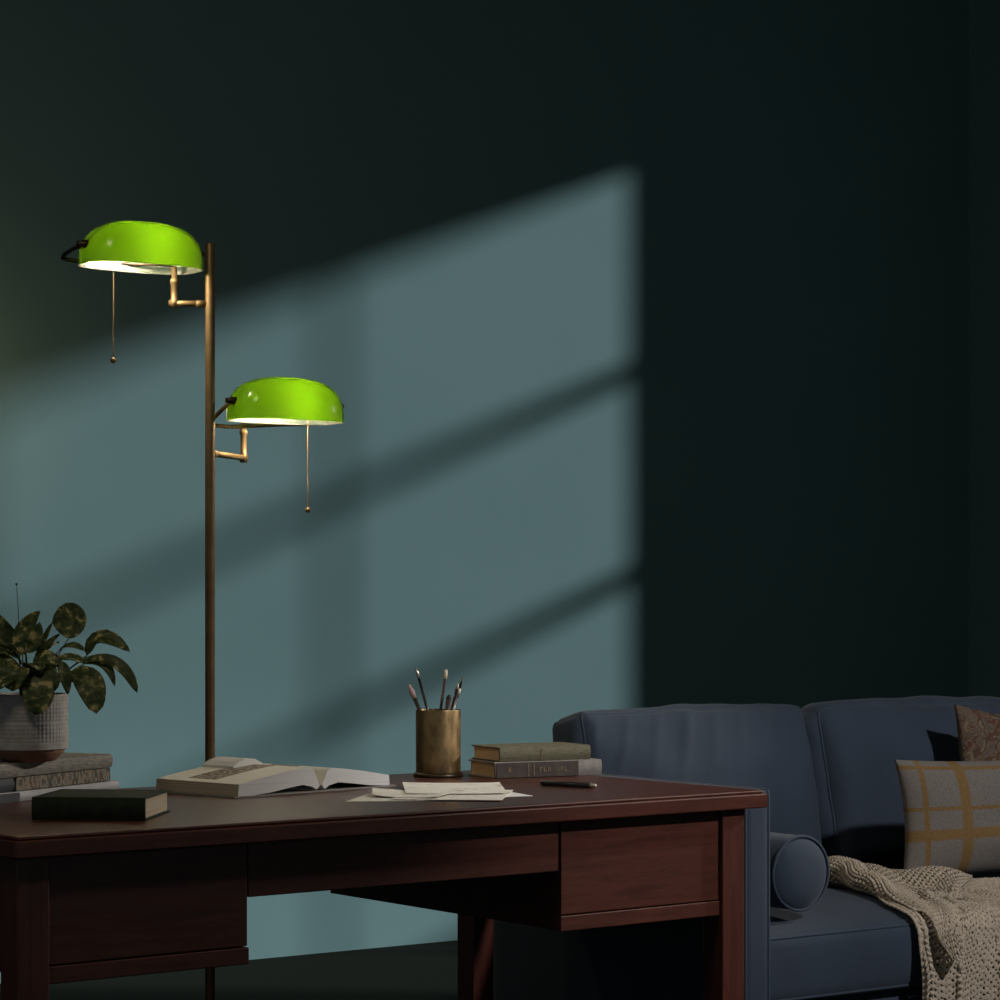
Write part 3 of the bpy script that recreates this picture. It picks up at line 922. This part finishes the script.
stick('pencil', cp(.016, .005, .212), cp(-.012, .005, .016), [('shaft', 0, .90, (.0028, .0030), M['brown_lac']), ('tip', .90, 1, (.0038, .0040, .0022), M['cream'])],
      'dark pencil with a cream tip standing near the middle of the cup', 'pencil')
stick('marker_pen', cp(.022, -.005, .162), cp(.004, -.004, .016), [('barrel', 0, .95, (.0050, .0056), M['brown_lac']), ('cap', .95, 1, (.0056, .0045, .002), M['black'])],
      'short thick dark pen with a rounded end, lowest in the cup', 'pen')
stick('fountain_pen', cp(.049, .012, .198), cp(-.006, .014, .016), [('barrel', 0, .80, (.0040, .0044), M['black']), ('collar', .80, .87, (.0046, .0040), M['cream']), ('nib', .87, 1, (.0030, .0020, .0005), M['bronze'])],
      'dark pen with pointed tip leaning to the far right of the cup', 'pen')
stick('pencil', cp(.040, .003, .184), cp(.0, -.016, .016), [('shaft', 0, .93, (.0032, .0038), M['black']), ('tip', .93, 1, (.0036, .0015), M['silver'])],
      'black pencil just left of the pointed pen in the cup', 'pencil')
# pen on the desk
a = Vector((2.822, 3.830, .7656)); b = Vector((2.862, 3.712, .7656))
pn = empty('pen', a); tag(pn, 'black pen with a silver end lying at the right of the papers', 'pen')
d = b - a
bm = bmesh.new(); tube(bm, [d * t for t in (0, .02, .9)], [.0035, .0052, .0053], seg=16); obj('barrel', bm, M['black'], pn, smooth=True)
bm = bmesh.new(); tube(bm, [d * t for t in (.9, .93, .97, 1.0)], [.0053, .0048, .0046, .002], seg=16); obj('pen_tip', bm, M['silver'], pn, smooth=True)

# ------------------------------------------------------------------ potted plant
plant = empty('potted_plant', (1.900, 4.095, .8279)); tag(plant, 'variegated leafy plant in a woven-look pot on the book stack', 'potted plant')
bm = bmesh.new()
seg = 180; rows = 60
def pot_r(z):
    if z < .026: return .047 + .020 * math.sin(min(z / .026, 1) * PI / 2)
    return .0685
prof = []
rings = []
for j in range(rows + 1):
    z = .022 + (.116 - .022) * j / rows
    ring = []
    for k in range(seg):
        th = 2 * PI * k / seg
        r_ = .0675
        zz = (z - .034) / .078
        if .0 < zz < 1.0:
            band = .0 if abs(zz - .47) < .03 else 1
            colv = abs(math.sin(th * 30)); row = abs(math.sin(zz * PI * 11))
            r_ += .0016 * band * colv * (.35 + .65 * row)
        else: r_ += .0010
        ring.append(bm.verts.new((r_ * math.cos(th), r_ * math.sin(th), z)))
    rings.append(ring)
for r2, z in ((.0660, .118), (.0630, .116), (.0630, .100), (.001, .098)):
    rings.append([bm.verts.new((r2 * math.cos(2 * PI * k / seg), r2 * math.sin(2 * PI * k / seg), z)) for k in range(seg)])
for A, B in zip(rings, rings[1:]):
    for k in range(seg): bm.faces.new((A[k], A[(k + 1) % seg], B[(k + 1) % seg], B[k]))
pot = obj('pot', bm, M['pot'], plant, smooth=True)
obj('pot_foot', lathe(bmesh.new(), [(0, 0), (.044, 0), (.050, .004), (.060, .014), (.066, .0225), (.064, .024), (0, .024)], 64), M['terracotta'], pot, smooth=True)
obj('soil', lathe(bmesh.new(), [(.0628, .0995), (.04, .106), (0, .108)], 48), M['soil'], plant, smooth=True)
S_ = .001756
def L(px_, py_, d):     # across (px from pot centre), up, deeper, in the plant's own frame
    x = (px_ - 29) * S_; z = (761 - py_) * S_
    return Vector((COS * x + SIN * d, -SIN * x + COS * d, z))
def leaf(base, ctrl, tip, width, face, fold=.25, root=None, peak=.5, wave=.0):
    base, ctrl, tip = Vector(base), Vector(ctrl), Vector(tip)
    n, m = 18, 6
    bm = bmesh.new(); face = Vector(face)
    rows_ = []
    for i in range(n + 1):
        t = i / n
        p = (1 - t) ** 2 * base + 2 * t * (1 - t) * ctrl + t * t * tip
        tg = (2 * (1 - t) * (ctrl - base) + 2 * t * (tip - ctrl))
        tg = tg.normalized() if tg.length > 1e-9 else (tip - base).normalized()
        side = tg.cross(face)
        side = side.normalized() if side.length > 1e-6 else Vector((1, 0, 0))
        nr = side.cross(tg).normalized()
        tt = t ** (math.log(.5) / math.log(peak))
        w = width / 2 * max(math.sin(PI * tt), 0) ** (.5 if peak > .52 else .68)
        row = []
        for j in range(-m, m + 1):
            s = j / m
            row.append(p + side * (s * w) + nr * (abs(s) * w * fold + wave * w * math.sin(t * 16 + s) * s * s + .06 * w * math.cos(t * 60 + abs(s) * 5)))
        rows_.append(row)
    V1 = [[bm.verts.new(q) for q in row] for row in rows_]
    for i in range(n):
        for j in range(2 * m): bm.faces.new((V1[i][j], V1[i + 1][j], V1[i + 1][j + 1], V1[i][j + 1]))
    bmesh.ops.remove_doubles(bm, verts=bm.verts, dist=1e-6)
    if root is not None:
        tube(bm, arc(root, (Vector(root) + base) / 2 + Vector((0, 0, .012)), base, 6), .0013, seg=6, mi=1)
    o = obj('leaf', bm, [M['leaf'], M['stem']], plant, smooth=True)
    md = o.modifiers.new('thick', 'SOLIDIFY'); md.thickness = .0007
    return o
FW = Vector((-SIN, -COS, .15))     # toward the front of the plant
RT = L(29, 705, 0) ; up = Vector((0, 0, 1))
def Rt(px_=31, d=0): return L(px_, 702, d)
# leaves: base, control, tip, width
leaf(L(69, 639, 0), L(72, 624, .01), L(65, 603, .012), .060, FW + up * .2, .10, Rt(35), .55)
leaf(L(88, 656, -.01), L(96, 622, -.015), L(133, 652, -.03), .036, FW * .9 + up * .9, .2, Rt(38), .5)
leaf(L(83, 661, -.02), L(125, 648, -.035), L(142, 692, -.055), .022, FW * .9 + up * .5, .2, Rt(38), .55)
leaf(L(86, 664, -.01), L(112, 654, -.03), L(119, 686, -.045), .017, FW + up * .4, .2, Rt(36), .5)
leaf(L(68, 680, -.03), L(98, 662, -.055), L(104, 712, -.08), .050, FW + up * .4, .2, Rt(36), .62)
leaf(L(63, 661, -.04), L(72, 668, -.055), L(74, 694, -.06), .022, FW + up * .2, .15, Rt(36), .5)
leaf(L(44, 668, -.05), L(50, 684, -.085), L(45, 713, -.082), .056, FW + up * .15, .15, Rt(30, -.03), .55)
leaf(L(28, 655, -.02), L(18, 634, -.02), L(42, 611, -.01), .036, FW + up * .2, .3, Rt(28), .45)
leaf(L(29, 652, -.025), L(40, 645, -.03), L(42, 622, -.02), .026, FW, .3, Rt(30), .5)
leaf(L(24, 655, -.01), L(10, 640, -.02), L(-4, 610, -.03), .032, FW + up * .3, .3, Rt(25), .5)
leaf(L(58, 652, .0), L(72, 640, -.01), L(87, 651, -.02), .022, FW * .5 + up, .2, Rt(36), .5)
leaf(L(55, 662, -.02), L(72, 652, -.02), L(90, 664, -.03), .022, FW * .7 + up, .2, Rt(36), .5)
leaf(L(33, 660, .01), L(45, 645, .01), L(59, 634, .02), .012, FW + up * .4, .3, Rt(32), .5)
leaf(L(35, 655, .02), L(42, 640, .02), L(50, 622, .03), .010, FW, .3, Rt(32), .5)
leaf(L(30, 672, -.05), L(16, 668, -.09), L(-6, 690, -.09), .046, FW + up * .6, .2, Rt(28, -.02), .55)
leaf(L(20, 668, -.03), L(2, 650, -.04), L(-30, 668, -.05), .040, FW + up * .9, .2, Rt(25), .5)
leaf(L(15, 672, .0), L(-12, 640, .0), L(-45, 650, .0), .040, FW + up * .9, .2, Rt(22), .5)
leaf(L(18, 660, .02), L(0, 630, .02), L(-22, 612, .03), .040, FW + up * .3, .2, Rt(22), .5)
leaf(L(40, 676, -.04), L(56, 668, -.06), L(62, 690, -.07), .034, FW + up * .5, .2, Rt(34, -.02), .55)
leaf(L(36, 664, -.03), L(48, 652, -.05), L(64, 664, -.05), .034, FW + up * .8, .2, Rt(32), .5)
leaf(L(28, 668, -.05), L(24, 660, -.09), L(22, 690, -.085), .050, FW + up * .4, .2, Rt(28, -.02), .55)
rnd = random.Random(3)
for i in range(30):
    a_ = rnd.uniform(-2.6, 2.6)
    rad = rnd.uniform(.02, .055)
    x0 = math.sin(a_) * rad; y0 = -math.cos(a_) * rad
    bz = rnd.uniform(.115, .175)
    base = Vector((x0 * .5, y0 * .5, bz)); out = Vector((math.sin(a_), -math.cos(a_), 0))
    ln = rnd.uniform(.045, .075)
    tip = base + out * ln + up * rnd.uniform(-.03, .035)
    if (tip.x * COS - tip.y * SIN) > .052: tip = base + (tip - base) * .55
    ctrl = (base + tip) / 2 + up * rnd.uniform(.012, .03)
    leaf(base, ctrl, tip, rnd.uniform(.026, .042), out * .4 + up, .25, (x0 * .2, y0 * .2, .105), .5)
bm = bmesh.new()
tube(bm, [L(20, 690, .0), L(19.5, 640, 0), L(18.5, 610, .0), L(17, 586, 0)], [.0012, .0010, .0008, .0007], seg=6)
bmesh.ops.create_icosphere(bm, subdivisions=2, radius=.0024, matrix=Matrix.Translation(L(17, 584.5, 0)))
obj('flower_stem', bm, M['stem'], plant, smooth=True)

# ------------------------------------------------------------------ light
def light(name, kind, loc, aim=None, **kw):
    d = bpy.data.lights.new(name, kind)
    for k, v in kw.items(): setattr(d, k, v)
    o = bpy.data.objects.new(name, d); o.location = loc
    if aim is not None:
        o.rotation_euler = (Vector(aim) - Vector(loc)).to_track_quat('-Z', 'Y').to_euler()
    return link(o)
light('sun', 'SUN', (12, 0, 6), (12 - 1, .80, 6 - .39), energy=2.7, angle=R(2.7), color=(1, .97, .99))
light('added_sofa_spot', 'SPOT', (4.0, .80, 2.95), (3.85, 3.85, .12), energy=315, spot_size=R(49), spot_blend=.5, shadow_soft_size=.09, color=(1, .95, .92))  # added key spot for the sofa, its cone kept off the back wall

w = bpy.data.worlds.new('dusk'); scene.world = w; w.use_nodes = True
light('added_overhead_fill', 'AREA', (.8, 2.9, 3.4), (2.0, 4.2, .6), energy=11, size=.6, color=(1, .84, .62))  # added soft warm fill from above for the plant and left objects
light('added_desk_spot', 'SPOT', (6.2, 2.95, 2.3), (2.2, 4.0, .86), energy=310, spot_size=R(29), spot_blend=.5, shadow_soft_size=.12, color=(1, .92, .80))  # added spot from the right to brighten the things on the desk
light('added_wall_glow', 'POINT', (2.80, 6.42, 1.70), energy=2.0, shadow_soft_size=.06, color=(1, .70, .36))  # added out-of-view point light for the warm glow on the left wall
bg = w.node_tree.nodes['Background']
bg.inputs['Color'].default_value = (.78, .95, 1, 1); bg.inputs['Strength'].default_value = .10

# ------------------------------------------------------------------ camera
cd = bpy.data.cameras.new('camera'); cam = bpy.data.objects.new('camera', cd); link(cam)
cam.location = (0, 0, 1.11)
cam.rotation_euler = (R(90), 0, -math.atan2(1800, 2528))
cd.sensor_width = 36; cd.sensor_fit = 'HORIZONTAL'
cd.lens = 36 * 2.528
cd.shift_y = .1
cd.clip_end = 60
scene.camera = cam

scene.view_settings.view_transform = 'Standard'
scene.view_settings.look = 'None'
scene.view_settings.exposure = 0
scene.view_settings.gamma = 1
scene.view_settings.use_curve_mapping = False
scene.cycles.use_denoising = True
scene.cycles.max_bounces = 8
scene.cycles.sample_clamp_indirect = 4
